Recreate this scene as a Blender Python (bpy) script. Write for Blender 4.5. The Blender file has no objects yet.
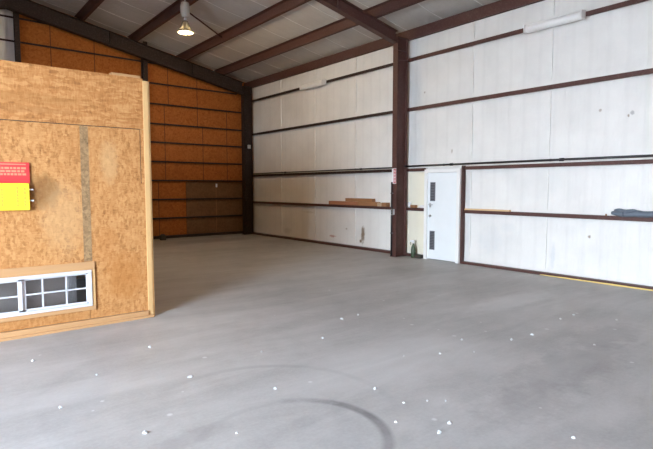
import bpy, bmesh, math, random
from mathutils import Vector, Matrix, noise
random.seed(7)
SC = bpy.context.scene
COL = SC.collection
PI = math.pi

# ------------------------------------------------------------------ materials
class NT:
    """tiny helper round a material's node tree"""
    def __init__(s, name):
        s.m = bpy.data.materials.new(name); s.m.use_nodes = True
        s.t = s.m.node_tree; s.t.nodes.clear()
        s.out = s.t.nodes.new('ShaderNodeOutputMaterial')
        s.b = s.t.nodes.new('ShaderNodeBsdfPrincipled')
        s.t.links.new(s.b.outputs[0], s.out.inputs[0])
        s.tc = s.t.nodes.new('ShaderNodeTexCoord')
        s.P = s.tc.outputs['Object']
    def put(s, sock, v):
        if hasattr(v, 'is_output'): s.t.links.new(v, sock)
        elif isinstance(v, (tuple, list)):
            sock.default_value = tuple(v) + (1,) if len(v) == 3 and len(sock.default_value) == 4 else v
        else: sock.default_value = v
    def math(s, op, a, b=0.0, c=None, clamp=False):
        n = s.t.nodes.new('ShaderNodeMath'); n.operation = op; n.use_clamp = clamp
        s.put(n.inputs[0], a); s.put(n.inputs[1], b)
        if c is not None: s.put(n.inputs[2], c)
        return n.outputs[0]
    def xyz(s):
        n = s.t.nodes.new('ShaderNodeSeparateXYZ'); s.put(n.inputs[0], s.P); return n.outputs
    def scaled(s, sc, loc=(0, 0, 0), rot=(0, 0, 0)):
        n = s.t.nodes.new('ShaderNodeMapping'); s.put(n.inputs[0], s.P)
        n.inputs['Scale'].default_value = sc; n.inputs['Location'].default_value = loc
        n.inputs['Rotation'].default_value = rot
        return n.outputs[0]
    def noise(s, scale, detail=3, rough=.55, vec=None, dist=0):
        n = s.t.nodes.new('ShaderNodeTexNoise'); s.put(n.inputs['Vector'], vec or s.P)
        n.inputs['Scale'].default_value = scale; n.inputs['Detail'].default_value = detail
        n.inputs['Roughness'].default_value = rough; n.inputs['Distortion'].default_value = dist
        return n.outputs[0]
    def voro(s, scale, vec=None, rnd=1):
        n = s.t.nodes.new('ShaderNodeTexVoronoi'); s.put(n.inputs['Vector'], vec or s.P)
        n.inputs['Scale'].default_value = scale; n.inputs['Randomness'].default_value = rnd
        return n.outputs
    def ramp(s, f, stops):
        n = s.t.nodes.new('ShaderNodeValToRGB'); s.put(n.inputs[0], f)
        e = n.color_ramp.elements
        while len(e) < len(stops): e.new(.5)
        for k, (p, c) in enumerate(stops):
            e[k].position = p; e[k].color = (c, c, c, 1) if isinstance(c, (int, float)) else tuple(c) + (1,)
        return n.outputs[0]
    def mix(s, f, a, b, mode='MIX'):
        n = s.t.nodes.new('ShaderNodeMix'); n.data_type = 'RGBA'; n.blend_type = mode
        s.put(n.inputs[0], f); s.put(n.inputs[6], a); s.put(n.inputs[7], b)
        return n.outputs[2]
    def bump(s, h, strength=.3, dist=.01):
        n = s.t.nodes.new('ShaderNodeBump'); s.put(n.inputs['Height'], h)
        n.inputs['Strength'].default_value = strength; n.inputs['Distance'].default_value = dist
        s.t.links.new(n.outputs[0], s.b.inputs['Normal'])
    def set(s, **k):
        for a, v in k.items(): s.put(s.b.inputs[a.replace('_', ' ')], v)
        return s.m
    def spot(s, a, b, ca, cb, ra, rb, n=None, k=.5):
        """soft elliptical mask on two coordinates, broken up by noise"""
        da = s.math('DIVIDE', s.math('SUBTRACT', a, ca), ra)
        db = s.math('DIVIDE', s.math('SUBTRACT', b, cb), rb)
        d = s.math('SQRT', s.math('ADD', s.math('MULTIPLY', da, da), s.math('MULTIPLY', db, db)))
        if n is not None: d = s.math('ADD', d, s.math('MULTIPLY', s.math('SUBTRACT', n, .5), k * 2))
        return s.ramp(d, [(.0, 1), (.55, .85), (1.0, 0)])

def flat(name, c, rough=.6, metal=0, var=.12, scale=9, bump=0, **k):
    m = NT(name); n = m.noise(scale, 4)
    col = m.mix(n, tuple(x * (1 - var) for x in c), tuple(min(1, x * (1 + var)) for x in c))
    if bump: m.bump(m.noise(scale * 4, 3), bump, .004)
    return m.set(Base_Color=col, Roughness=rough, Metallic=metal, **k)

def steel(name, c, rough=.55):
    m = NT(name); n = m.noise(3.0, 6, .6); n2 = m.noise(28, 3)
    col = m.mix(n, tuple(x * .72 for x in c), tuple(x * 1.2 for x in c))
    dust = m.ramp(n2, [(.5, 0), (.78, .35)])
    col = m.mix(dust, col, (.16, .12, .1))
    m.bump(n2, .08, .003)
    return m.set(Base_Color=col, Roughness=rough, Specular_IOR_Level=.35)

def osb(name, light, mid, dark, stretch, scale=1.0):
    m = NT(name)
    v1 = m.voro(34 * scale, m.scaled(stretch)); v2 = m.voro(58 * scale, m.scaled((stretch[2], 1, stretch[0]), rot=(0, .6, 0)))
    n = m.noise(2.2, 5, .65); n2 = m.noise(26 * scale, 4, .7, m.scaled(stretch)); n3 = m.noise(7, 4, .6)
    sep = m.t.nodes.new('ShaderNodeSeparateColor'); m.put(sep.inputs[0], v1[1])
    sep2 = m.t.nodes.new('ShaderNodeSeparateColor'); m.put(sep2.inputs[0], v2[1])
    f = m.math('ADD', m.math('MULTIPLY', sep.outputs[0], .34), m.math('MULTIPLY', sep2.outputs[1], .22))
    f = m.math('ADD', f, m.math('MULTIPLY', n2, .55)); f = m.math('ADD', f, m.math('MULTIPLY', n3, .3))
    f = m.math('SUBTRACT', f, .2)
    col = m.ramp(f, [(.12, dark), (.42, mid), (.8, light)])
    big = m.ramp(n, [(.35, .0), (.7, .35)])
    col = m.mix(big, col, mid)
    m.bump(f, .25, .003)
    return m, col

def m_osb(name, light, mid, dark, stretch, spots=(), scale=1.0):
    m, col = osb(name, light, mid, dark, stretch, scale)
    x, y, z = m.xyz(); nn = m.noise(9, 4, .7)
    for (cx, cz, rx, rz, c, k) in spots:
        col = m.mix(m.math('MULTIPLY', m.spot(x, z, cx, cz, rx, rz, nn, .6), k), col, c)
    return m.set(Base_Color=col, Roughness=.75, Specular_IOR_Level=.25)

def m_floor():
    m = NT('Concrete'); x, y, z = m.xyz()
    n1 = m.noise(.55, 5, .6); n2 = m.noise(4.5, 7, .72); n3 = m.noise(40, 3)
    st = m.noise(1.6, 6, .68, m.scaled((.35, 1.7, 1), rot=(0, 0, .5)), .6)
    f = m.math('ADD', m.math('MULTIPLY', n1, .4), m.math('MULTIPLY', n2, .25))
    f = m.math('ADD', f, m.math('MULTIPLY', st, .35))
    col = m.ramp(f, [(.36, (.30, .285, .275)), (.5, (.40, .385, .372)), (.64, (.50, .485, .472))])
    col = m.mix(m.ramp(n3, [(.4, 0), (.75, .18)]), col, (.56, .55, .54))
    def ring(cx, cy, r, w, a0, soft, amount, col, dirx, diry):
        dx = m.math('SUBTRACT', x, cx); dy = m.math('SUBTRACT', y, cy)
        d = m.math('SQRT', m.math('ADD', m.math('MULTIPLY', dx, dx), m.math('MULTIPLY', dy, dy)))
        e = m.math('DIVIDE', m.math('ABSOLUTE', m.math('SUBTRACT', d, r)), w)
        band = m.ramp(e, [(.35, 1), (1, 0)])
        cosa = m.math('DIVIDE', m.math('ADD', m.math('MULTIPLY', dx, dirx), m.math('MULTIPLY', dy, diry)), d)
        ang = m.math('DIVIDE', m.math('SUBTRACT', cosa, a0), soft, clamp=True)
        k = m.math('MULTIPLY', m.math('MULTIPLY', band, ang), amount)
        k = m.math('MULTIPLY', k, m.ramp(n2, [(.3, .55), (.6, 1)]))
        return m.mix(k, col, (.15, .14, .14))
    col = ring(1.86, 2.60, .59, .055, .1, .8, .85, col, .98, .0)
    col = ring(1.80, 2.52, .66, .04, .1, .8, .15, col, 0, 1)
    col = ring(1.90, 3.05, .96, .05, .0, .9, .24, col, .7, .7)
    col = ring(2.30, 3.2, 2.1, .10, .3, .6, .08, col, -.3, .95)
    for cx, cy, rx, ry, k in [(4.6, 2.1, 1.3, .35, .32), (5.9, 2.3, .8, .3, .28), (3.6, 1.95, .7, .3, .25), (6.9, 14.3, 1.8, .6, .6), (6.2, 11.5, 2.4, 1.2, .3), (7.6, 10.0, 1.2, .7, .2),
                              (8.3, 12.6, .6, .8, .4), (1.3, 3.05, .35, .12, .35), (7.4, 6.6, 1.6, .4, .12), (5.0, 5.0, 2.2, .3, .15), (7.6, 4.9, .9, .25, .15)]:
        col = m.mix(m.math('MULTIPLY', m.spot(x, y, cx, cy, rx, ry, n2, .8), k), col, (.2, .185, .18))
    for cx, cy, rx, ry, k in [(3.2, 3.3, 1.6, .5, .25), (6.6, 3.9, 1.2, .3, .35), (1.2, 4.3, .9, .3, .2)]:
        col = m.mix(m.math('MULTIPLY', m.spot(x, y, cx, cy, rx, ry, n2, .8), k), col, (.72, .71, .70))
    for k in range(26):                                   # small paint splashes
        cx, cy = random.uniform(.5, 7.5), random.uniform(1.5, 6.2); r = random.uniform(.012, .03)
        col = m.mix(m.math('MULTIPLY', m.spot(x, y, cx, cy, r, r, n3, .4), .6), col, (.7, .7, .7))
    m.bump(n3, .06, .004)
    r = m.math('ADD', .42, m.math('MULTIPLY', n2, .25))
    return m.set(Base_Color=col, Roughness=r, Specular_IOR_Level=.4)

def m_liner(name, c, axis, spots=()):
    """vinyl faced insulation: rib print through the facing, wrinkles, lap seams"""
    m = NT(name); xs = m.xyz(); u = xs[axis]
    w = m.math('SINE', m.math('MULTIPLY', u, 2 * PI / .305))
    w = m.ramp(w, [(.55, 0), (1, 1)])
    st = (6, 6, .35) if axis == 1 else (1, 5, 1)
    n = m.noise(3.2, 4, .6, m.scaled(st)); n2 = m.noise(1.3, 5, .6)
    f = m.math('ADD', m.math('MULTIPLY', w, .25), n)
    col = m.mix(m.ramp(n2, [(.35, 0), (.7, 1)]), tuple(x * .9 for x in c), c)
    col = m.mix(m.math('MULTIPLY', w, .08), col, tuple(x * .6 for x in c))
    nn = m.noise(14, 4, .7)
    for (cy, cz, ry, rz, sc, k) in spots:
        col = m.mix(m.math('MULTIPLY', m.spot(xs[1], xs[2], cy, cz, ry, rz, nn, .7), k), col, sc)
    m.bump(f, .35, .03)
    return m.set(Base_Color=col, Roughness=.5, Specular_IOR_Level=.35)

M = {}
M['floor'] = m_floor()
brn = (.25, .17, .10)
M['liner'] = m_liner('Vinyl wall liner', (.80, .79, .765), 1, [
    (9.82, .38, .09, .27, (.16, .10, .04), .9), (9.9, .2, .05, .06, (.16, .10, .04), .9), (11.1, .25, .16, .04, (.45, .17, .12), .7),
    (13.4, .25, .25, .12, (.45, .42, .38), .4), (5.95, .55, .35, .3, (.55, .6, .66), .2), (5.55, .85, .2, .12, (.5, .55, .6), .15),
    (3.95, .78, .03, .035, brn, .8), (3.85, 2.98, .03, .03, brn, .6), (3.35, 2.88, .04, .04, (.3, .3, .3), .7), (3.4, 2.84, .02, .03, brn, .8),
    (7.75, 3.85, .03, .03, brn, .6), (6.95, 2.45, .03, .06, brn, .6), (10.5, .5, .05, .03, brn, .6), (4.6, .35, .05, .3, (.5, .55, .6), .35),
    (12.2, .9, .4, .04, (.5, .47, .42), .4), (8.5, 3.0, .04, .6, (.5, .47, .42), .2)])
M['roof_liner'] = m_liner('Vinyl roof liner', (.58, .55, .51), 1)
M['seam'] = flat('Liner lap seam', (.78, .77, .74), .5)
M['dark_seam'] = flat('Open board joint', (.05, .03, .02), .9)
M['wall_seam'] = flat('Wall board joint', (.12, .045, .015), .9)
M['stain_seam'] = m_osb('Stained board joint', (.42, .27, .13), (.27, .165, .08), (.13, .085, .045), (1, 1, 1))
M['red_steel'] = steel('Red oxide steel', (.085, .036, .03))
M['dark_steel'] = steel('Darker steel', (.028, .016, .014), .65)  # darker version of the steel colour, for the far end
M['wall_osb'] = m_osb('Wall strand board', (.46, .16, .035), (.36, .11, .02), (.23, .06, .01), (1, 1, 1), scale=.6)
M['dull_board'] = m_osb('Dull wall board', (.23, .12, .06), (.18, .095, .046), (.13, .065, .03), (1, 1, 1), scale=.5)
OL, OM, OD = (.58, .31, .12), (.43, .19, .06), (.22, .085, .025)
M['osb_h'] = m_osb('Strand board lengthwise', OL, OM, OD, (.35, 1, 1.2), [(1.0, 2.62, .7, .08, (.34, .16, .05), .35), (.9, 2.5, .8, .05, (.3, .14, .05), .3)])
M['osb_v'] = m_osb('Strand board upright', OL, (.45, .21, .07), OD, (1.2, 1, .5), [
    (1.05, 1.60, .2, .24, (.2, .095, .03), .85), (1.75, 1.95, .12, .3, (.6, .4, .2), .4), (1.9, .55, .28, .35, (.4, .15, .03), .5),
    (1.25, 1.3, .3, .5, (.6, .4, .2), .35), (1.7, .95, .15, .3, (.42, .16, .04), .3), (.9, .12, .8, .1, (.36, .15, .04), .4)])
M['osb_plain'] = m_osb('Strand board plain', OL, OM, OD, (1, 1, 1))
def lumber(name, a, b, ax):
    m = NT(name); s = [9, 9, 9]; s[ax] = .6
    n = m.noise(3, 5, .6, m.scaled(tuple(s)), .5); k = m.noise(2.5, 3)
    col = m.mix(n, a, b); col = m.mix(m.ramp(k, [(.6, 0), (.75, .4)]), col, tuple(x * .6 for x in a))
    m.bump(n, .1, .003)
    return m.set(Base_Color=col, Roughness=.7)
M['pine_z'] = lumber('Pine upright', (.56, .33, .13), (.70, .46, .21), 2)
M['pine_x'] = lumber('Pine lengthwise', (.40, .21, .09), (.56, .33, .15), 0)
M['pine_y'] = lumber('Pine offcut', (.62, .40, .20), (.78, .56, .32), 1)
M['brown_wood'] = lumber('Brown board', (.20, .085, .035), (.38, .19, .085), 1)
M['red_wood'] = lumber('Reddish board', (.28, .10, .045), (.42, .19, .10), 1)
M['white_vinyl'] = flat('White window vinyl', (.62, .63, .66), .35, var=.04)
M['white_enamel'] = flat('White enamel', (.84, .84, .82), .3, var=.03)
M['door_white'] = flat('White door paint', (.80, .84, .86), .4, var=.05, scale=3)
M['cream'] = flat('Cream painted panel', (.84, .80, .66), .5, var=.05, scale=2)
M['grey_plate'] = flat('Grey metal grille', (.17, .18, .21), .45, metal=.3)
M['slot'] = flat('Dark slot', (.03, .03, .035), .6)
M['chrome'] = flat('Brushed chrome', (.55, .55, .55), .3, metal=.9)
M['black_pipe'] = flat('Black iron pipe', (.035, .032, .035), .4, metal=.4)
M['grey_pipe'] = flat('Grey conduit', (.20, .19, .2), .4, metal=.5)
M['box_grey'] = flat('Pale electrical box', (.55, .56, .58), .4)
M['red_sign'] = flat('Red placard', (.75, .045, .05), .45, var=.05)
M['flake'] = flat('Paint flake', (.56, .57, .58), .8)
M['salmon'] = flat('Salmon print', (.85, .27, .16), .5, var=.05)
M['yellow_sign'] = flat('Yellow holder', (.95, .72, .04), .45, var=.05)
M['ballast'] = flat('Beige ballast housing', (.42, .39, .35), .5)
M['amber'] = flat('Amber print', (.82, .44, .05), .5, var=.05)
M['pale'] = flat('Pale paper', (.82, .83, .84), .7, var=.06)
M['white_red'] = flat('Faded red sticker', (.55, .12, .14), .5, var=.1)
M['tarp'] = flat('Grey blue tarpaulin', (.115, .14, .175), .5, var=.3, scale=14, bump=.4)
M['tarp_dark'] = flat('Dark cord', (.03, .035, .04), .7)
M['green'] = flat('Dark green plastic', (.045, .075, .04), .35, var=.25)
M['dark_block'] = flat('Dark stained block', (.05, .045, .035), .8, var=.2)
M['tan'] = flat('Tan cardboard', (.45, .33, .22), .8, var=.15)
M['sun_leak'] = flat('Yellow sun leak', (.82, .62, .22), .8, var=.2)  # yellow colour stands in for sunlight leaking under the wall
M['blind'] = flat('Taupe blind cloth', (.30, .255, .235), .85, var=.08)
M['curtain'] = flat('Pale grey curtain', (.55, .54, .55), .8, var=.1)
M['asphalt'] = flat('Yard concrete', (.42, .41, .39), .85, var=.12, scale=1.5)
M['sheet_metal'] = flat('Outer sheet metal', (.55, .53, .48), .45, metal=.2)
g = NT('Window glass'); n = g.noise(1.2, 2)
M['glass'] = g.set(Base_Color=(.9, .93, .95), Roughness=g.math('MULTIPLY', n, .05), Transmission_Weight=1.0, IOR=1.45)
g = NT('Prismatic lamp glass'); n = g.noise(6, 2)
M['lamp_glass'] = g.set(Base_Color=(.24, .23, .21), Roughness=g.math('ADD', .2, g.math('MULTIPLY', n, .1)), Transmission_Weight=.5, IOR=1.4)
g = NT('Lit bulb')
M['bulb'] = g.set(Base_Color=(1, .95, .85), Emission_Color=(1, .90, .74), Emission_Strength=g.math('ADD', 14., g.math('MULTIPLY', g.noise(4), 2.)))

# ------------------------------------------------------------------ mesh tools
class MB:
    def __init__(s): s.bm = bmesh.new(); s.mats = []
    def mi(s, m):
        if m not in s.mats: s.mats.append(m)
        return s.mats.index(m)
    def box(s, x0, x1, y0, y1, z0, z1, m, bev=0, rot=None):
        r = bmesh.ops.create_cube(s.bm, size=1)['verts']
        c = Vector(((x0 + x1) / 2, (y0 + y1) / 2, (z0 + z1) / 2)); d = (abs(x1 - x0), abs(y1 - y0), abs(z1 - z0))
        for v in r: v.co = Vector((v.co.x * d[0], v.co.y * d[1], v.co.z * d[2]))
        fs = {f for v in r for f in v.link_faces}
        for f in fs: f.material_index = s.mi(m)
        if bev:
            es = list({e for v in r for e in v.link_edges})
            q = bmesh.ops.bevel(s.bm, geom=es, offset=min(bev, min(d) * .4), segments=2, affect='EDGES', profile=.5)
            r = list({v for f in q['faces'] for v in f.verts} | {v for v in r if v.is_valid})
            for f in q['faces']: f.material_index = s.mi(m)
        if rot:
            for v in r: v.co = rot @ v.co
        for v in r: v.co += c
        return s
    def poly(s, pts, vec, m):
        """closed outline pushed along vec: one solid"""
        vec = Vector(vec); n = len(pts)
        a = [s.bm.verts.new(p) for p in pts]; b = [s.bm.verts.new(Vector(p) + vec) for p in pts]
        fs = [s.bm.faces.new(a), s.bm.faces.new(b[::-1])]
        for i in range(n): fs.append(s.bm.faces.new((a[i], b[i], b[(i + 1) % n], a[(i + 1) % n])))
        for f in fs: f.material_index = s.mi(m)
        return s
    def tube(s, pts, r, m, seg=12, cap=True):
        pts = [Vector(p) for p in pts]; rings = []
        for i, p in enumerate(pts):
            t = (pts[min(i + 1, len(pts) - 1)] - pts[max(i - 1, 0)]).normalized()
            up = Vector((0, 0, 1)) if abs(t.z) < .9 else Vector((1, 0, 0))
            a = t.cross(up).normalized(); b = t.cross(a).normalized()
            rr = r[i] if isinstance(r, (list, tuple)) else r
            rings.append([s.bm.verts.new(p + a * math.cos(q * 2 * PI / seg) * rr + b * math.sin(q * 2 * PI / seg) * rr) for q in range(seg)])
        fs = []
        for i in range(len(rings) - 1):
            for q in range(seg):
                fs.append(s.bm.faces.new((rings[i][q], rings[i][(q + 1) % seg], rings[i + 1][(q + 1) % seg], rings[i + 1][q])))
        for f in fs: f.smooth = True
        if cap: fs += [s.bm.faces.new(rings[0][::-1]), s.bm.faces.new(rings[-1])]
        for f in fs: f.material_index = s.mi(m)
        return s
    def lathe(s, c, prof, m, seg=24):
        """prof: (radius, z) list turned about the vertical through c"""
        return s.tube_prof([(Vector(c) + Vector((0, 0, z)), r) for r, z in prof], m, seg)
    def tube_prof(s, pr, m, seg):
        rings = [[s.bm.verts.new(p + Vector((math.cos(q * 2 * PI / seg) * r, math.sin(q * 2 * PI / seg) * r, 0))) for q in range(seg)] for p, r in pr]
        fs = []
        for i in range(len(rings) - 1):
            for q in range(seg):
                f = s.bm.faces.new((rings[i][q], rings[i][(q + 1) % seg], rings[i + 1][(q + 1) % seg], rings[i + 1][q])); f.smooth = True; fs.append(f)
        fs += [s.bm.faces.new(rings[0][::-1]), s.bm.faces.new(rings[-1])]
        for f in fs: f.material_index = s.mi(m)
        return s
    def build(s, name, parent=None, base=None):
        bmesh.ops.recalc_face_normals(s.bm, faces=s.bm.faces)
        me = bpy.data.meshes.new(name)
        s.bm.to_mesh(me); s.bm.free()
        for k in s.mats: me.materials.append(M[k])
        o = bpy.data.objects.new(name, me); COL.objects.link(o)
        if parent:
            o.parent = parent; org = root_loc(parent) + (parent.location if parent.parent and False else Vector())
            me.transform(Matrix.Translation(-world(parent)))
        elif base is not None:
            me.transform(Matrix.Translation(-Vector(base))); o.location = base
        return o
def world(o):
    v = Vector()
    while o: v = v + o.location; o = o.parent
    return v
def root_loc(o): return Vector()
def tag(o, label=None, cat=None, group=None, kind=None):
    for k, v in (('label', label), ('category', cat), ('group', group), ('kind', kind)):
        if v: o[k] = v
    return o
def thing(name, loc, label, cat, group=None):
    o = bpy.data.objects.new(name, None); o.empty_display_size = .1; COL.objects.link(o); o.location = loc
    return tag(o, label, cat, group)
def part(name, parent, *boxes, label=None):
    mb = MB()
    for b in boxes: mb.box(*b)
    o = mb.build(name, parent)
    if label: o['label'] = label
    return o

# ------------------------------------------------------------------ dimensions (metres)
XW = 9.06          # inner face of side wall girts
XL = 9.14          # side wall liner
YE = 15.85         # inner face of end wall girts
YB = 15.93         # end wall boards
XO, YS = -5.0, -5.0  # far side and rear of the building, behind the viewer
XR = 1.9           # ridge
S = .205
def roofz(x): return 5.38 + S * (9.12 - x) if x >= XR else 5.38 + S * (9.12 - XR) - S * (XR - x)

# ------------------------------------------------------------------ room shell
mb = MB(); mb.box(XO, XL + .3, YS, YB + .3, -.2, 0, 'floor'); tag(mb.build('floor'), kind='structure')
mb = MB(); mb.box(-60, 40, -50, 50, -.35, -.21, 'asphalt'); tag(mb.build('ground'), kind='structure')

def liner(name, mat, y0, y1, zs, xf, bulge, flip=1):
    """wall or roof facing that swells a little between its steel lines"""
    mb = MB(); mi = mb.mi(mat); ys = [y0 + (y1 - y0) * i / 120 for i in range(121)]; rows = []
    for a, b in zip(zs[:-1], zs[1:]):
        for k in range(8):
            rows.append((a + (b - a) * k / 8, bulge * math.sin(PI * k / 8) ** .6))
    rows.append((zs[-1], 0))
    g = []
    for z, bl in rows:
        g.append([mb.bm.verts.new((xf + flip * (bl + .006 * noise.noise(Vector((y * 1.7, z * .8, 3)))) * (1 if bl else 0), y, z)) for y in ys])
    for i in range(len(g) - 1):
        for j in range(len(ys) - 1):
            f = mb.bm.faces.new((g[i][j], g[i][j + 1], g[i + 1][j + 1], g[i + 1][j])); f.smooth = True; f.material_index = mi
    return mb
mb = liner('wall_right', 'liner', YS, YB, [0, 1.16, 2.1, 3.53, 4.67, 5.40], XL, .035)
for y in (-2.6, -.8, .9, 2.75, 4.72, 6.42, 8.28, 10.1, 11.9, 13.7):
    for a, b in ((.1, 1.1), (1.2, 2.0), (2.2, 3.45), (3.6, 4.6), (4.7, 5.3)):
        mb.box(XL + .004, XL + .03, y, y + .02, a, b, 'seam')
mb.box(XL + .06, XL + .09, YS, YB, 0, 5.4, 'sheet_metal')
tag(mb.build('wall_right'), kind='structure')

# roof: liner sagging between purlins, sheet above
PX = [7.97, 6.64, 5.12, 3.66, 2.2]
mb = MB(); mi = mb.mi('roof_liner')
edge = [9.2] + PX + [XR]; xs = []
for a, b in zip(edge[:-1], edge[1:]):
    for k in range(6): xs.append((a + (b - a) * k / 6, .03 * math.sin(PI * k / 6) if abs(a - b) > .5 else 0))
xs.append((XR, 0))
for e in (.7, -.8, -2.3, -3.8, XO): xs.append((e, 0))
ny = 60; g = []
for x, sg in xs:
    g.append([mb.bm.verts.new((x, YS + (YB - YS) * j / ny, roofz(x) - sg + .006)) for j in range(ny + 1)])
for i in range(len(g) - 1):
    for j in range(ny):
        f = mb.bm.faces.new((g[i][j], g[i][j + 1], g[i + 1][j + 1], g[i + 1][j])); f.smooth = True; f.material_index = mi
for k in range(20):
    y = -4.2 + 1.04 * k
    for a, b in zip(edge[:-1], edge[1:]):
        if abs(a - b) < .5: continue
        a2, b2 = a - .08, b + .08
        n = 6
        pts = []
        for q in range(n + 1):
            x = a2 + (b2 - a2) * q / n; t = (x - a) / (b - a)
            pts.append((x, y, roofz(x) - .03 * math.sin(PI * t)))
        for q in range(n):
            mb.poly([pts[q], pts[q + 1], (pts[q + 1][0], y, pts[q + 1][2] + .012), (pts[q][0], y, pts[q][2] + .012)], (0, .022, 0), 'seam')
mb.poly([(9.5, YS - .3, roofz(9.5) + .06), (XR, YS - .3, roofz(XR) + .06), (XR, YS - .3, roofz(XR) + .1), (9.5, YS - .3, roofz(9.5) + .1)], (0, YB - YS + .6, 0), 'sheet_metal')
mb.poly([(XO - .3, YS - .3, roofz(XO) + .02), (XR, YS - .3, roofz(XR) + .06), (XR, YS - .3, roofz(XR) + .1), (XO - .3, YS - .3, roofz(XO) + .06)], (0, YB - YS + .6, 0), 'sheet_metal')
tag(mb.build('ceiling'), kind='structure')

# end wall: strand board behind the girts
mb = MB(); xp = 2.12
def gable(xa, xb, y0, t, m):
    pts = [(xa, y0, 0), (xb, y0, 0), (xb, y0, roofz(xb))]
    if xa < XR < xb: pts.append((XR, y0, roofz(XR)))
    pts.append((xa, y0, roofz(xa))); mb.poly(pts, (0, t, 0), m)
gable(xp, 9.2, YB, .02, 'wall_osb')
gable(XO, xp, YB, .02, 'liner')
gable(XO, 9.2, YB + .03, .03, 'sheet_metal')
for x, a, b in ((2.96, 3.1, 6.5), (4.10, 3.1, 6.3), (6.29, 4.3, 5.85), (7.28, 3.7, 5.7), (6.15, 1.9, 4.26), (7.46, 1.9, 3.66), (8.36, 1.9, 4.26),
                (6.83, .08, 1.84), (5.9, .08, 1.84), (3.6, .1, 3.0)):
    mb.box(x - .011, x + .011, YB - .002, YB + .01, a, b, 'wall_seam')
tag(mb.build('wall_back'), kind='structure')
mb = MB()
gable(XO, 9.2, YS - .05, .05, 'wall_osb')  # unseen wall, dark board chosen to cut bounced light
tag(mb.build('wall_front'), kind='structure')
# far side wall with the big roll up doorway the daylight comes through
DY0, DY1, DZ = -.2, 3.5, 4.4
mb = MB()
mb.box(XO - .1, XO, YS, DY0, 0, roofz(XO), 'wall_osb').box(XO - .1, XO, DY1, YB, 0, roofz(XO), 'wall_osb').box(XO - .1, XO, DY0, DY1, DZ, roofz(XO), 'wall_osb')  # unseen wall too, its dark board keeps the bounce low
tag(mb.build('wall_left'), kind='structure')
mb = MB(); mb.box(XW - .03, XL, 2.3, 6.55, 0, .05, 'red_steel').box(XW - .03, XL, YS, 2.3, 0, .05, 'red_steel')
tag(mb.build('baseboard_right'), kind='structure')
mb = MB(); mb.box(XW - .03, XL, 8.36, YB, 0, .065, 'red_steel'); tag(mb.build('baseboard_side'), kind='structure')
mb = MB(); mb.box(XW, XL, 7.6, 8.2, 0, .06, 'red_steel'); tag(mb.build('baseboard_door'), kind='structure')
mb = MB(); mb.box(2, XW, YE - .02, YB, 0, .09, 'dark_steel'); tag(mb.build('baseboard_back'), kind='structure')

# ------------------------------------------------------------------ frames
def ibeam_col(y, w, x0, x1, ztop, mat, label):
    t = thing('steel_column', ((x0 + x1) / 2, y + w / 2, 0), label, 'column')
    part('flange', t, (x0, x0 + .014, y, y + w, .014, ztop, mat, .002))
    part('flange', t, (x1 - .014, x1, y, y + w, .014, ztop, mat, .002))
    part('web', t, (x0 + .014, x1 - .014, y + w / 2 - .006, y + w / 2 + .006, .014, ztop, mat))
    part('cap_plate', t, (x0, x1, y, y + w, ztop, ztop + .012, mat))
    part('stiffener', t, (x0 + .015, x1 - .015, y + .004, y + w - .004, ztop - .29, ztop - .278, mat))
    part('base_plate', t, (x0 - .03, x1, y - .02, y + w + .02, 0, .014, mat, .002))
    mb = MB()
    for bx in (x0 + .06, x1 - .06):
        for by in (y + .03, y + w - .03): mb.tube([(bx, by, .014), (bx, by, .045)], .014, mat, 6)
    mb.build('anchor_bolt', t)
    return t
ibeam_col(8.17, .15, 8.70, XW, 5.12, 'red_steel', 'red oxide steel column between the two wall bays, left of the white door')
ibeam_col(15.37, .20, 8.74, XW, 5.12, 'dark_steel', 'dark steel column in the far corner of the building')

def rafter(y, w, depth, mat, label, a):
    t = thing('steel_rafter', (XR, y + w / 2, roofz(XR) - .25), label, 'rafter')
    th = .014
    def zt(x): return roofz(x) - .215
    def strip(d0, d1, yy, ww, name):
        mb = MB()
        pts = [(a, yy, zt(a) - d0), (XR, yy, zt(XR) - d0), (XO + .05, yy, zt(XO + .05) - d0), (XO + .05, yy, zt(XO + .05) - d1), (XR, yy, zt(XR) - d1), (a, yy, zt(a) - d1)]
        mb.poly(pts, (0, ww, 0), mat); mb.build(name, t)
    strip(0, th, y, w, 'flange')
    strip(depth - th, depth, y, w, 'flange')
    strip(th, depth - th, y + w / 2 - .006, .012, 'web')
    for x in (6.9, 4.4):
        part('stiffener', t, (x, x + .01, y + .005, y + w - .005, zt(x) - depth + th + .003, zt(x) - th - .003, mat))
    return t
rafter(8.17, .15, .27, 'red_steel', 'red brown steel rafter rising left from the near column top', 8.698)
rafter(15.37, .20, .40, 'dark_steel', 'dark steel rafter sloping along the top of the orange end wall', 8.738)

def wind_post(x, w, label):
    t = thing('wall_post', (x + w / 2, 15.72, 0), label, 'post')
    top = roofz(x + w) - .03
    part('flange', t, (x, x + w, 15.62, 15.632, .012, top, 'dark_steel'))
    part('flange', t, (x, x + w, 15.838, 15.85, .012, top, 'dark_steel'))
    part('web', t, (x + w / 2 - .005, x + w / 2 + .005, 15.632, 15.838, .012, top, 'dark_steel'))
    part('base_plate', t, (x - .02, x + w + .02, 15.6, 15.85, 0, .012, 'dark_steel'))
wind_post(5.42, .13, 'dark steel post rising behind the right edge of the plywood office')
wind_post(2.08, .11, 'dark steel post at the upper left, beside the grey liner')

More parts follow.
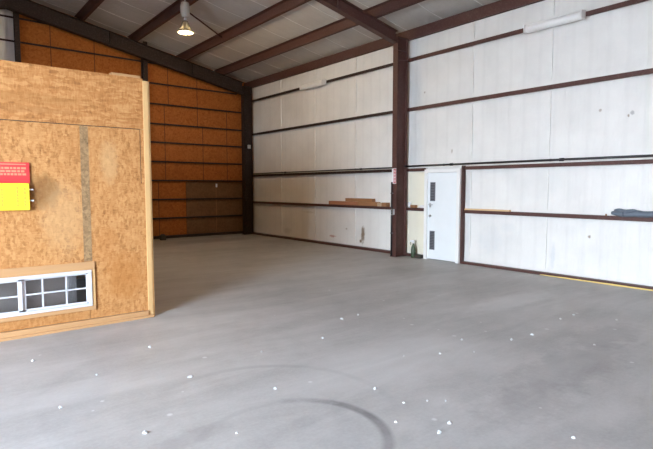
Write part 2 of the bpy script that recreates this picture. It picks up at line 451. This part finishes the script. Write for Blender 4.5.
# ------------------------------------------------------------------ girts and purlins
def zsec_y(y0, y1, xi, xo, z, mat, name='wall_girt', dn=.07):
    """girt along y: inner flange hangs from a level web"""
    t = .008; mb = MB()
    pts = [(xi, y0, z), (xo, y0, z), (xo, y0, z - t), (xi + t, y0, z - t), (xi + t, y0, z - dn + t), (xi + .02, y0, z - dn + t), (xi + .02, y0, z - dn), (xi, y0, z - dn)]
    mb.poly(pts, (0, y1 - y0, 0), mat)
    return mb.build(name, base=(xi, (y0 + y1) / 2, z))
def girt_label(h, where): return 'brown steel wall girt, %s, %s' % (h, where)
levels = [(1.17, 'lowest line'), (2.10, 'second line up'), (3.53, 'third line up'), (4.68, 'top line')]
for z, h in levels:
    o = zsec_y(8.285, 15.84, XW + .001, XL - .002, z, 'dark_steel' if z > 2 else 'red_steel')
    tag(o, girt_label(h, 'between the near column and the far corner'), 'girt', 'girts of the far side bay')
for z, h in levels[2:]:
    o = zsec_y(.98, 8.275, XW + .001, XL - .002, z, 'red_steel', dn=.08)
    tag(o, girt_label(h, 'right of the near column above the door'), 'girt', 'girts of the near side bay')
for z, h in levels[:2]:
    o = zsec_y(7.60, 8.275, XW + .001, XL - .002, z, 'red_steel')
    tag(o, 'short brown steel girt piece, %s, between the column and the white door' % h, 'girt', 'short girts left of the door')
    o = zsec_y(.98, 6.53, XW + .001, XL - .002, z, 'red_steel')
    tag(o, girt_label(h, 'running right from the white door'), 'girt', 'girts right of the door')
for k, z in enumerate([.66, 1.27, 1.88, 2.48, 3.09, 3.67, 4.29, 4.92, 5.54, 6.16]):
    xe = min(8.73, 9.0 - (z - 5.3) / S) if z > 4.75 else 9.05
    mb = MB(); t = .008; z += .02
    a = 2.11 if z < 5 else XO + .2
    pts = [(a, YE, z), (a, YB - .003, z), (a, YB - .003, z - t), (a, YE + t, z - t), (a, YE + t, z - .05), (a, YE, z - .05)]
    mb.poly(pts, (xe - a, 0, 0), 'dark_steel')
    o = mb.build('wall_girt', base=(5, YE, z))
    ordn = ['lowest', 'second', 'third', 'fourth', 'fifth', 'sixth', 'seventh', 'eighth', 'ninth', 'tenth'][k]
    tag(o, 'dark thin girt across the orange strand board end wall, %s%s' % (ordn, '' if k == 0 else ' from the floor'), 'girt', 'girts of the orange end wall')

def purlin(x, label, mat):
    t = .008; h = .20; f = .07; mb = MB()
    zb = roofz(x) - .205; y0 = YS
    pts = [(x, zb), (x + f, zb - S * f), (x + f, zb - S * f + t), (x + t, zb + t), (x + t, zb + h - t), (x + t, zb + h), (x - f, zb + h + S * f), (x - f, zb + h + S * f - t), (x, zb + h - t)]
    mb.poly([(a, y0, b) for a, b in pts], (0, YB - .01 - y0, 0), mat)
    o = mb.build('roof_purlin', base=(x, 5, zb)); tag(o, label, 'purlin', 'roof purlins under the ceiling liner')
for x, w in zip(PX, ['first below the top of the side wall', 'second up the roof slope from the side wall', 'third up the roof slope, right of the hanging lamp',
                     'fourth up the roof slope, left of the hanging lamp', 'nearest the ridge at upper left']):
    purlin(x, 'long brown roof purlin, ' + w, 'red_steel')
mb = MB()
pts = [(9.09, 5.09), (9.02, 5.09), (9.02, 5.115), (9.028, 5.115), (9.028, 5.098), (9.082, 5.098), (9.082, 5.34), (9.0, 5.357), (9.0, 5.366), (9.09, 5.35)]
pts = [(9.058, 5.11), (9.135, 5.11), (9.135, 5.118), (9.068, 5.118), (9.068, 5.33), (9.135, 5.318), (9.135, 5.326), (9.058, 5.34)]
mb.poly([(a, YS, b) for a, b in pts], (0, YB - .01 - YS, 0), 'red_steel')
tag(mb.build('eave_strut', base=(9.08, 5, 5.11)), 'brown steel eave strut along the top of the white side wall', 'eave strut')
# flange brace at the column and sag rod between two purlins
mb = MB()
mb.poly([(8.715, 8.19, 4.60), (9.07, 8.19, 4.64), (9.07, 8.19, 4.60), (8.715, 8.19, 4.56)], (0, -.006, 0), 'red_steel')
mb.poly([(8.715, 8.184, 4.60), (9.07, 8.184, 4.64), (9.07, 8.184, 4.634), (8.715, 8.184, 4.594)], (0, -.035, 0), 'red_steel')
tag(mb.build('flange_brace', base=(8.9, 8.19, 4.6)), 'small brown angle brace crossing the near column at the top girt', 'brace')
mb = MB(); mb.tube([(5.14, 12.1, roofz(5.14) - .1), (6.64, 12.85, roofz(6.64) - .1)], .018, 'red_steel', 8)
tag(mb.build('sag_rod', base=(5.9, 12.4, 6.0)), 'thin brown rod under the ceiling just right of the hanging lamp', 'rod')

# dull boards on the lower end wall, with pale scraps
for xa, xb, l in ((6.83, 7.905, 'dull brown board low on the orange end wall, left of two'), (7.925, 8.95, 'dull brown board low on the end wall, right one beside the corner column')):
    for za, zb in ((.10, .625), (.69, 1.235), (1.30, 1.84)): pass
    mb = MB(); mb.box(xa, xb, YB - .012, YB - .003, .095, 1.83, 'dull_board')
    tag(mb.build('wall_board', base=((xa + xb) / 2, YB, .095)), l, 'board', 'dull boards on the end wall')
mb = MB(); mb.box(7.905, 7.925, YB - .016, YB - .003, .1, 1.78, 'brown_wood').box(7.9, 7.96, YB - .02, YB - .014, 1.66, 1.78, 'pale')
tag(mb.build('joint_strip', base=(7.91, YB, .1)), 'pale thin strip over the joint of the dull end wall boards', 'strip')

# ------------------------------------------------------------------ pipes
def pipe(y0, y1, z0, z1, label, r=.02):
    t = thing('conduit_pipe', (9.03, (y0 + y1) / 2, (z0 + z1) / 2), label, 'pipe')
    mb = MB(); mb.tube([(9.035, y0, z0), (9.035, y1, z1)], r, 'black_pipe', 12); mb.build('tube', t)
    n = max(1, int(abs(y1 - y0) / 2.4))
    for k in range(n):
        y = y0 + (y1 - y0) * (k + .42) / n; z = z0 + (z1 - z0) * (y - y0) / (y1 - y0)
        mb = MB(); mb.tube([(9.035, y - .04, z), (9.035, y + .04, z)], r * 1.45, 'black_pipe', 12); mb.build('coupling', t)
        part('strap', t, (9.03, 9.058, y + .2, y + .225, z - r - .004, z + r + .004, 'grey_pipe'))
pipe(.98, 8.265, 2.155, 2.155, 'black pipe along the side wall above the white door')
pipe(8.285, 15.36, 2.135, 2.13, 'black pipe on the far side wall, left of the near column', .018)

# things fixed to the near column
t = thing('vertical_conduit', (8.67, 8.30, 0), 'dark conduit running down the near column, below its red and white sticker', 'conduit')
mb = MB(); mb.tube([(8.68, 8.30, .02), (8.68, 8.30, 1.78)], .02, 'black_pipe'); mb.build('tube', t)
part('strap', t, (8.67, 8.70, 8.265, 8.335, .55, .575, 'grey_pipe')); part('strap', t, (8.67, 8.70, 8.265, 8.335, 1.5, 1.525, 'grey_pipe'))
t = thing('outlet_box', (8.67, 8.25, 1.02), 'small pale electrical box on the near column at girt height', 'electrical box')
part('box', t, (8.635, 8.70, 8.215, 8.275, 1.00, 1.14, 'box_grey', .006)); part('cover_plate', t, (8.629, 8.635, 8.21, 8.28, .995, 1.145, 'chrome', .002))
part('outlet', t, (8.624, 8.629, 8.23, 8.26, 1.03, 1.06, 'slot')); part('outlet', t, (8.624, 8.629, 8.23, 8.26, 1.08, 1.11, 'slot'))
t = thing('warning_sticker', (8.69, 8.24, 1.78), 'upright red and white sticker on the near column', 'sticker')
part('backing', t, (8.692, 8.699, 8.18, 8.31, 1.74, 2.10, 'pale')); part('red_band', t, (8.689, 8.692, 8.18, 8.26, 1.75, 2.09, 'white_red'))
mb = MB(); 
for k in range(9): mb.box(8.687, 8.689, 8.19, 8.25, 1.78 + k * .034, 1.79 + k * .034 + .004 * (k % 2), 'pale')
mb.build('print', t)
t = thing('junction_box', (8.9, 15.34, 3.02), 'tiny pale box halfway up the dark corner column', 'electrical box')
part('box', t, (8.86, 8.95, 15.32, 15.37, 3.0, 3.12, 'box_grey', .006)); part('cover_plate', t, (8.855, 8.955, 15.315, 15.32, 2.995, 3.125, 'chrome'))

# ------------------------------------------------------------------ door
d = tag(bpy.data.objects.new('door_1', None), kind='structure'); COL.objects.link(d); d.location = (9.08, 7.08, 0)
part('door_frame', d, (8.99, XL, 7.50, 7.575, 0, 2.06, 'white_enamel', .004), (8.99, XL, 6.60, 6.68, 0, 2.06, 'white_enamel', .004), (8.99, XL, 6.68, 7.50, 1.985, 2.06, 'white_enamel', .004))
lf = part('door_leaf', d, (9.035, 9.08, 6.685, 7.495, .015, 1.98, 'door_white', .003))
for z0, z1 in ((.23, .66), (1.34, 1.77)):
    mb = MB(); mb.box(9.022, 9.035, 7.285, 7.425, z0, z1, 'grey_plate', .003)
    for k in range(11): mb.box(9.019, 9.022, 7.30, 7.41, z0 + .03 + k * .036, z0 + .042 + k * .036, 'slot')
    o = mb.build('grille', lf); o['label'] = 'grey slotted plate'
mb = MB(); mb.box(9.028, 9.035, 7.40, 7.45, 1.20, 1.30, 'chrome', .002).tube([(9.035, 7.425, 1.26), (8.975, 7.425, 1.26), (8.972, 7.31, 1.26)], .011, 'chrome', 8)
mb.build('door_handle', lf)['label'] = 'chrome lever handle'
mb = MB(); mb.tube([(9.035, 7.42, 1.0), (9.005, 7.42, 1.0)], [.03, .026], 'chrome', 16); mb.build('lock_cylinder', lf)
mb = MB()
for z in (.25, 1.0, 1.75): mb.tube([(9.03, 6.684, z), (9.03, 6.684, z + .1)], .01, 'chrome', 8)
mb.build('hinge', lf)
mb = MB(); mb.box(XW - .02, XL, 6.555, 6.595, 0, 2.12, 'red_steel', .003)
tag(mb.build('door_post', base=(9.1, 6.56, 0)), 'thin brown steel post along the right side of the white door', 'post')
mb = MB(); mb.box(XL - .012, XL - .003, 7.58, 8.19, .07, 1.09, 'cream').box(XL - .012, XL - .003, 7.58, 8.19, 1.18, 2.02, 'cream')
tag(mb.build('cream_panel', base=(XL, 7.88, .07)), 'cream painted wall panel between the column and the white door', 'panel')

# ------------------------------------------------------------------ lamps
def strip_light(yc, z, label):
    L = 1.05; t = thing('strip_light', (8.98, yc, z), label, 'light fixture', 'strip lights on the side wall')
    mb = MB(); mb.poly([(9.061, yc - L / 2, z - .05), (9.061, yc - L / 2, z + .09), (8.99, yc - L / 2, z + .09), (8.97, yc - L / 2, z + .05), (8.97, yc - L / 2, z - .05)], (0, L, 0), 'white_enamel')
    mb.build('housing', t)
    part('hidden_block', t, (9.0, 9.061, yc - .3, yc - .26, z + .0, z + .08, 'white_enamel'))  # added block, hidden inside the housing
    n = 8; pr = []
    for k in range(n + 1):
        a = PI * k / n; pr.append((8.968 - .075 * math.sin(a), yc - L / 2 + .02, z - .0 + .065 * math.cos(a)))
    mb = MB(); mb.poly(pr, (0, L - .04, 0), 'white_enamel'); mb.build('diffuser', t)
    for s in (-1, 1):
        yy = yc + s * (L / 2)
        part('end_cap', t, (8.888, 8.99, yy - .008, yy + .008, z - .07, z + .07, 'white_enamel', .004))
strip_light(4.63, 4.61, 'white wraparound strip light on the near part of the white wall, upper right')
strip_light(11.78, 4.62, 'cream white strip light on the dim far part of the side wall')

lx, ly = 4.78, 11.0
t = thing('high_bay_lamp', (lx, ly, 5.12), 'hanging high bay lamp with pale glass shade and lit bulb, under the ceiling', 'lamp')
top = roofz(lx) - .02
mb = MB(); mb.tube([(lx, ly, 5.86), (lx, ly, top)], .008, 'grey_pipe', 8); mb.build('hanging_rod', t)
mb = MB(); mb.tube([(lx, ly, 5.80), (lx, ly + .02, 5.83), (lx, ly, 5.87), (lx, ly - .02, 5.83), (lx, ly, 5.80)], .006, 'chrome', 6); mb.build('hook', t)
mb = MB(); mb.lathe((lx, ly, 5.46), [(.05, 0), (.09, .03), (.105, .10), (.105, .24), (.08, .33), (.02, .35)], 'ballast'); mb.build('ballast_housing', t)
mb = MB(); mb.lathe((lx, ly, 5.36), [(.05, 0), (.05, .04), (.03, .06), (.03, .1)], 'box_grey'); mb.build('lamp_socket', t)
mb = MB()
prof = [(.05, .26), (.075, .21), (.11, .13), (.15, .05), (.17, 0), (.165, 0), (.145, .05), (.105, .13), (.07, .205), (.045, .255)]
seg = 32; rings = [[mb.bm.verts.new((lx + r * math.cos(q * 2 * PI / seg), ly + r * math.sin(q * 2 * PI / seg), 5.13 + z)) for q in range(seg)] for r, z in prof]
for i in range(len(rings)):
    for q in range(seg):
        j = (i + 1) % len(rings); f = mb.bm.faces.new((rings[i][q], rings[i][(q + 1) % seg], rings[j][(q + 1) % seg], rings[j][q])); f.smooth = True; f.material_index = mb.mi('lamp_glass')
mb.build('lamp_shade', t)
mb = MB(); mb.lathe((lx, ly, 5.125), [(.012, 0), (.03, .012), (.038, .04), (.03, .07), (.012, .085)], 'bulb', 16); mb.build('bulb', t)
part('bulb_stem', t, (lx - .012, lx + .012, ly - .012, ly + .012, 5.21, 5.36, 'pale'))
ll = bpy.data.lights.new('Lamp glow', 'POINT'); ll.energy = 115; ll.color = (1, .71, .34); ll.shadow_soft_size = .04
lo = bpy.data.objects.new('Lamp glow', ll); COL.objects.link(lo); lo.location = (lx, ly, 5.09)

# ------------------------------------------------------------------ things on the girts
def board(y0, y1, x0, x1, z0, z1, mat, label, name='wood_board', rz=0, group='boards stacked on the low girt'):
    mb = MB(); mb.box(x0, x1, y0, y1, z0, z1, mat, .004, Matrix.Rotation(rz, 3, 'Z') if rz else None)
    return tag(mb.build(name, base=((x0 + x1) / 2, (y0 + y1) / 2, z0)), label, 'board', group)
g0 = 1.171
board(9.85, 11.06, 8.99, 9.13, g0, g0 + .10, 'red_wood', 'reddish brown board on the low girt, left end of the stack')
board(9.12, 9.84, 8.99, 9.13, g0, g0 + .105, 'brown_wood', 'brown board in the middle of the stack on the low girt')
board(8.96, 9.11, 9.0, 9.12, g0, g0 + .085, 'tan', 'greyish tan offcut in the stack on the low girt')
board(8.78, 8.95, 8.99, 9.12, g0, g0 + .10, 'brown_wood', 'short brown block on the low girt, closest to the near column')
board(9.30, 10.35, 9.0, 9.12, g0 + .106, g0 + .19, 'brown_wood', 'dark brown board lying topmost on the stack on the low girt')
board(5.45, 6.50, 9.04, 9.12, g0, g0 + .03, 'pine_y', 'thin pale pine strip on the low girt right of the door', 'wood_strip', group=None)
# pale cup, block, cloth left of the door
mb = MB(); mb.lathe((9.09, 8.10, g0), [(.028, 0), (.036, .07), (.042, .13), (.036, .125)], 'pale', 16)
tag(mb.build('paper_cup', base=(9.09, 8.10, g0)), 'small pale paper cup on the short girt beside the column', 'cup')
board(7.88, 8.03, 9.03, 9.12, g0, g0 + .065, 'brown_wood', 'small brown wood block on the short girt left of the door', 'wood_block', group=None)
mb = MB(); bm = mb.bm
r = bmesh.ops.create_icosphere(bm, subdivisions=3, radius=1)['verts']
for v in r:
    k = 1 + .35 * noise.noise(v.co * 1.8); v.co = Vector((9.085 + v.co.x * .045 * k, 7.70 + v.co.y * .10 * k, max(g0, g0 + .03 + v.co.z * .04 * k)))
for f in bm.faces: f.material_index = mb.mi('pale'); f.smooth = True
tag(mb.build('crumpled_rag', base=(9.085, 7.7, g0)), 'crumpled pale grey rag on the short girt next to the door frame', 'rag')
# rolled tarpaulin
t = thing('rolled_tarpaulin', (9.06, 3.05, g0), 'grey blue rolled tarpaulin lying on the low girt at the right edge', 'tarpaulin')
mb = MB(); pts = []; rr = []
for k in range(19):
    y = 3.56 - k * .06; pts.append((9.07 + .004 * math.sin(k), y, g0 + .048 + .004 * math.sin(k * 1.3))); rr.append(.052 if k > 7 else .058)
rr[0] = .025; rr[1] = .045; rr[-1] = .035
mb.tube(pts, rr, 'tarp', 16); o = mb.build('roll', t)
mb = MB(); pts = [(9.02, 3.50 - k * .035, g0 + .098 + .008 * math.sin(k * .9)) for k in range(11)]
mb.tube(pts, [.012, .022, .026, .028, .026, .027, .028, .026, .024, .018, .01], 'tarp', 10); mb.build('loose_fold', t)
for y in (3.36, 2.75):
    mb = MB(); mb.tube([(9.07 + .061 * math.cos(a * PI / 8), y, g0 + .05 + .061 * math.sin(a * PI / 8) if g0 + .05 + .061 * math.sin(a * PI / 8) > g0 + .003 else g0 + .003) for a in range(17)], .006, 'tarp_dark', 6); mb.build('cord', t)
mb = MB(); mb.tube([(9.08, 3.65, g0), (9.08, 3.65, g0 + .03)], [.016, .012], 'brown_wood', 8)
tag(mb.build('wood_peg', base=(9.08, 3.65, g0)), 'tiny brown peg on the low girt left of the rolled tarpaulin', 'peg')

# by the wall base
t = thing('spray_bottle', (8.97, 7.86, 0), 'dark green spray bottle with pale nozzle on the floor left of the door', 'spray bottle')
mb = MB(); mb.lathe((8.97, 7.86, 0), [(.05, 0), (.055, .02), (.055, .19), (.045, .25), (.022, .31), (.02, .34)], 'green', 20); mb.build('bottle', t)
mb = MB(); mb.lathe((8.97, 7.86, .335), [(.024, 0), (.024, .03)], 'pale', 16).box(8.935, 8.99, 7.82, 7.94, .365, .41, 'pale', .01); mb.build('nozzle', t)
mb = MB(); mb.tube([(8.96, 7.925, .37), (8.95, 7.945, .34), (8.955, 7.93, .29)], .007, 'green', 6); mb.build('trigger', t)
mb = MB(); mb.box(8.93, 9.02, 7.60, 7.795, 0, .085, 'dark_block', .008)
tag(mb.build('dark_block', base=(8.97, 7.75, 0)), 'low dark block on the floor beside the spray bottle', 'block')
mb = MB(); mb.box(5.72, 5.88, 15.3, 15.46, 0, .16, 'dark_block', .01).box(5.75, 5.85, 15.33, 15.43, .16, .19, 'dark_block', .006)
tag(mb.build('dark_can', base=(5.8, 15.4, 0)), 'small dark container on the floor just right of the plywood office', 'container')
mb = MB(); prev = None  # added strip that paints the sun leak at the wall base
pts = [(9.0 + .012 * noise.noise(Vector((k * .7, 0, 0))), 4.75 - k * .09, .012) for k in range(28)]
mb.tube(pts, [.006 + .008 * abs(noise.noise(Vector((k * .9, 2, 0)))) + min(k, 10) * .0006 for k in range(28)], 'sun_leak', 8)
tag(mb.build('sun_leak_strip', base=(9.0, 3.5, 0)), 'thin yellow strip standing in for sunlight leaking in along the right wall base', 'painted sun leak')

# ------------------------------------------------------------------ plywood office
BY = 6.33; BX = 2.25; BL = -2.6; BD = 9.8; BH = 2.99
WX0, WX1, WZ0, WZ1 = .07, 1.51, .25, .68      # window hole
t = thing('plywood_office', (0, 8.0, 0), 'small office box of orange strand board with a low white window, at left', 'office')
th = .012; f0 = BY; f1 = BY + th
part('upper_panel', t, (BL, BX - .07, f0, f1, 2.372, BH, 'osb_h'))
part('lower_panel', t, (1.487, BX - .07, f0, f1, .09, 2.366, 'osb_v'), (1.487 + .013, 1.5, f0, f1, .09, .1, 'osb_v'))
mb = MB()
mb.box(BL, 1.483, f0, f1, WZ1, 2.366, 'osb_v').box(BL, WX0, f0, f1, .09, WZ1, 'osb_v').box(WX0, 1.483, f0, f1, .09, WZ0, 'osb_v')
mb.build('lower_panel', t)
part('joint_tape', t, (1.44, 1.53, f0 - .002, f0 - .0002, .78, 2.36, 'stain_seam'), label='dark stained vertical joint')
part('joint_line', t, (2.125, 2.132, f0 - .0015, f0 - .0002, 1.7, 2.36, 'dark_seam'), (BL, 2.13, f0 - .001, f0 + .004, 2.364, 2.373, 'dark_seam'))
part('corner_post', t, (BX - .075, BX - .012, f0 - .012, BY + .09, 0, 2.965, 'pine_z', .003), label='pale pine corner stud')
part('corner_trim', t, (BX - .012, BX + .01, f0 + .0, BY + .095, 0, 2.965, 'pine_z', .002))
part('bottom_plate', t, (BL, BX - .078, f0 - .03, f0 - .001, 0, .088, 'pine_x', .004))
part('floor_strip', t, (BL, BX - .02, f0 - .055, f0 - .031, 0, .03, 'pine_x', .003))
part('top_board', t, (1.82, 2.16, f0 + .02, f0 + .11, BH, BH + .035, 'pine_x', .003), label='short pale board lying on the top edge')
part('side_wall', t, (BX - .012, BX, BY + .1, BD, 0, BH, 'osb_plain'))
part('side_wall', t, (BL, BL + .012, BY + .013, BD, 0, BH, 'osb_plain'))
part('rear_wall', t, (BL + .012, BX - .012, BD - .012, BD, 0, BH, 'osb_plain'))
part('roof_panel', t, (BL + .012, BX - .08, BY + .12, BD - .02, BH - .02, BH, 'osb_plain'))
# casing round the window
mb = MB(); c0, c1 = f0 - .022, f0 - .001
mb.box(WX0 - .07, WX1 + .04, c0, c1, WZ1 + .0, WZ1 + .095, 'pine_x', .003)
mb.box(WX0 - .07, WX1 + .04, c0, c1, WZ0 - .05, WZ0, 'pine_x', .003)
mb.box(WX1, WX1 + .04, c0, c1, WZ0, WZ1, 'pine_z', .003).box(WX0 - .07, WX0, c0, c1, WZ0, WZ1, 'pine_z', .003)
mb.build('window_casing', t)
w = part('window', t, (WX0, WX1, f0 - .035, f0 + .05, WZ1 - .035, WZ1, 'white_vinyl', .004), (WX0, WX1, f0 - .035, f0 + .05, WZ0, WZ0 + .03, 'white_vinyl', .004),
     (WX1 - .035, WX1, f0 - .035, f0 + .05, WZ0 + .03, WZ1 - .035, 'white_vinyl', .004), (WX0, WX0 + .035, f0 - .035, f0 + .05, WZ0 + .03, WZ1 - .035, 'white_vinyl', .004),
     label='white vinyl slider window set on its side')
wz0, wz1 = WZ0 + .03, WZ1 - .035
for s0, s1, yy in ((.105, .80, f0 - .018), (.76, 1.478, f0 + .006)):
    fr = .022; ym = yy + .022
    o = part('sash', w, (s0, s0 + fr + (.055 if s0 > .5 else 0), yy, ym, wz0, wz1, 'white_vinyl', .003), (s1 - fr - (.02 if s0 < .5 else 0), s1, yy, ym, wz0, wz1, 'white_vinyl', .003),
         (s0, s1, yy, ym, wz0, wz0 + fr, 'white_vinyl', .003), (s0, s1, yy, ym, wz1 - fr, wz1, 'white_vinyl', .003))
    mb = MB(); zm = (wz0 + wz1) / 2
    mb.box(s0 + fr, s1 - fr, yy + .002, yy + .012, zm - .008, zm + .008, 'white_vinyl')
    for k in (1, 2):
        xm = (1.0, 1.243)[k - 1] if s0 > .5 else (.335, .565)[k - 1]; mb.box(xm - .008, xm + .008, yy + .002, yy + .012, wz0 + fr, wz1 - fr, 'white_vinyl')
    mb.build('muntin_grid', w)
    part('pane', w, (s0 + fr, s1 - fr, yy + .013, yy + .017, wz0 + fr, wz1 - fr, 'glass'))
# taupe cloth blind and pale curtain inside the window
mb = MB(); mb.box(.02, 1.245, f0 + .10, f0 + .104, .2, .85, 'blind'); mb.tube([(.0, f0 + .102, .86), (1.26, f0 + .102, .86)], .02, 'blind')
tag(mb.build('window_blind', base=(.9, f0 + .1, .2)), 'taupe cloth blind behind the panes of the low white window', 'blind')
mb = MB(); n = 40; mi = mb.mi('curtain'); a = []
for k in range(n + 1):
    x = 1.275 + .10 * k / n; y = f0 + .13 + .012 * math.sin(k * .9)
    a.append([mb.bm.verts.new((x, y, z)) for z in (.2, .85)] + [mb.bm.verts.new((x, y + .003, z)) for z in (.2, .85)])
for k in range(n):
    p, q = a[k], a[k + 1]
    for f in ((p[0], q[0], q[1], p[1]), (p[2], p[3], q[3], q[2]), (p[0], p[2], q[2], q[0]), (p[1], q[1], q[3], p[3])):
        ff = mb.bm.faces.new(f); ff.material_index = mi; ff.smooth = True
mb.bm.faces.new((a[0][0], a[0][1], a[0][3], a[0][2])); mb.bm.faces.new((a[-1][0], a[-1][2], a[-1][3], a[-1][1]))
tag(mb.build('window_curtain', base=(1.38, f0 + .13, .2)), 'narrow pale grey curtain behind the right end of the low white window', 'curtain')

# red and yellow sign
t = thing('wall_sign', (.73, f0 - .01, 1.41), 'red and yellow sign fixed to the strand board office, at the left edge', 'sign')
part('red_placard', t, (.50, .918, f0 - .022, f0 - .001, 1.70, 1.92, 'red_sign', .003))
mb = MB()
mb.box(.53, .885, f0 - .024, f0 - .022, 1.893, 1.905, 'salmon')
for k, z in enumerate((1.858, 1.825, 1.792)):
    x = .53
    while x < .86:
        wd = random.uniform(.018, .05); mb.box(x, min(x + wd, .885), f0 - .024, f0 - .022, z - .011, z + .011, 'salmon'); x += wd + .008
mb.build('lettering', t)
part('yellow_holder', t, (.51, .905, f0 - .05, f0 - .001, 1.405, 1.695, 'yellow_sign', .005))
for x in (.78, .85, .64, .57):
    z = 1.45; mb = MB()
    while z < 1.64:
        hh = random.uniform(.012, .04); mb.box(x, x + .022, f0 - .052, f0 - .05, z, min(z + hh, 1.66), 'amber'); z += hh + .006
    mb.build('lettering', t)
for z in (1.62, 1.50): part('tab', t, (.905, .945, f0 - .03, f0 - .02, z, z + .015, 'pale'))

# ------------------------------------------------------------------ white flakes on the floor
near = [(1.74, 4.06, .05, 'largest white paint flake on the floor, left of the tyre marks'), (2.18, 3.38, .035, 'white flake inside the larger tyre arc, just above the dark arc'),
        (4.03, 4.69, .04, 'elongated white flake in the middle of the floor, farther of a close pair'), (3.35, 4.22, .04, 'white flake in mid floor, nearer of a close pair'),
        (5.25, 2.84, .035, 'white flake by the dim patch on the right of the floor'), (2.64, 2.06, .04, 'white flake nearest the viewer, right of the dark tyre arc')]
rest = [(2.58, 4.24), (4.32, 4.71), (2.80, 2.53), (2.52, 2.35), (1.57, 2.91), (2.82, 2.86), (6.17, 2.97), (6.67, 2.51), (5.42, 2.24), (4.24, 2.9), (4.9, 2.88),
        (2.97, 2.44), (3.08, 2.35), (2.80, 2.10), (3.27, 1.46), (3.93, 3.08), (4.48, 3.22), (.74, 5.38), (1.12, 4.62), (1.09, 3.3), (1.76, 5.1), (.73, 4.09), (6.5, 2.96), (3.6, 3.26)]
def flake(r, seed):
    mb = MB(); n = 9; rnd = random.Random(seed)
    top = []; bot = []
    for k in range(n):
        a = k * 2 * PI / n; q = r * rnd.uniform(.55, 1.1); sx = 1.25
        top.append(mb.bm.verts.new((q * math.cos(a) * sx, q * math.sin(a), .004 + rnd.uniform(0, .008)))); bot.append(mb.bm.verts.new((q * math.cos(a) * sx, q * math.sin(a), 0)))
    c = mb.bm.verts.new((0, 0, .016)); mb.bm.faces.new(bot[::-1])
    for k in range(n):
        mb.bm.faces.new((top[k], top[(k + 1) % n], c)); mb.bm.faces.new((bot[k], bot[(k + 1) % n], top[(k + 1) % n], top[k]))
    mb.mi('flake')
    return mb.build('paint_flake')
for k, (x, y, r, l) in enumerate(near):
    o = flake(r * .42, k); o.location = (x, y, .0005); o.rotation_euler.z = k * 1.3; tag(o, l, 'flake', 'white flakes on the concrete floor')
proto = flake(.014, 50)
for k, (x, y) in enumerate(rest):
    o = proto if k == 0 else proto.copy()
    if k: COL.objects.link(o)
    s = random.uniform(.6, 1.15)
    o.location = (x, y, .0005); o.rotation_euler.z = random.uniform(0, 6); o.scale = (s, s, s)
    tag(o, 'tiny white paint flake scattered on the grey concrete floor', 'flake', 'tiny white flakes on the concrete floor')

# ------------------------------------------------------------------ daylight
wd = bpy.data.worlds.new('Sky'); SC.world = wd; wd.use_nodes = True
nt = wd.node_tree; nt.nodes.clear()
out = nt.nodes.new('ShaderNodeOutputWorld'); bg = nt.nodes.new('ShaderNodeBackground')
tc = nt.nodes.new('ShaderNodeTexCoord'); sp = nt.nodes.new('ShaderNodeSeparateXYZ'); rp = nt.nodes.new('ShaderNodeValToRGB')
nt.links.new(tc.outputs['Generated'], sp.inputs[0]); nt.links.new(sp.outputs[2], rp.inputs[0])
rp.color_ramp.elements[0].position = 0; rp.color_ramp.elements[0].color = (.80, .90, 1, 1)
rp.color_ramp.elements[1].position = .8; rp.color_ramp.elements[1].color = (.55, .74, 1, 1)
nt.links.new(rp.outputs[0], bg.inputs[0]); bg.inputs[1].default_value = 27.0
nt.links.new(bg.outputs[0], out.inputs[0])
sun = bpy.data.lights.new('Sun', 'SUN'); sun.energy = 30; sun.angle = .01; sun.color = (1, .93, .82)
so = bpy.data.objects.new('Sun', sun); COL.objects.link(so); so.rotation_euler = (math.radians(-25), math.radians(35), 0)
pl = bpy.data.lights.new('Doorway portal', 'AREA'); pl.shape = 'RECTANGLE'; pl.size = DZ; pl.size_y = DY1 - DY0; pl.cycles.is_portal = True
po = bpy.data.objects.new('Doorway portal', pl); COL.objects.link(po); po.location = (XO - .05, (DY0 + DY1) / 2, DZ / 2); po.rotation_euler = (0, math.radians(-90), 0)

# ------------------------------------------------------------------ camera
cd = bpy.data.cameras.new('Camera'); cam = bpy.data.objects.new('Camera', cd); COL.objects.link(cam); SC.camera = cam
cd.sensor_width = 36; cd.lens = 36 * 500 / 653; cd.clip_start = .05
cam.location = (0, 0, 1.65)
cam.rotation_euler = (PI / 2 - math.atan(37 / 500), 0, -math.radians(38.86))

vs = SC.view_settings; vs.view_transform = 'Standard'; vs.look = 'None'; vs.gamma = 1; vs.use_curve_mapping = False
vs.exposure = 0.95
SC.cycles.max_bounces = 12; SC.cycles.diffuse_bounces = 8; SC.cycles.use_denoising = True
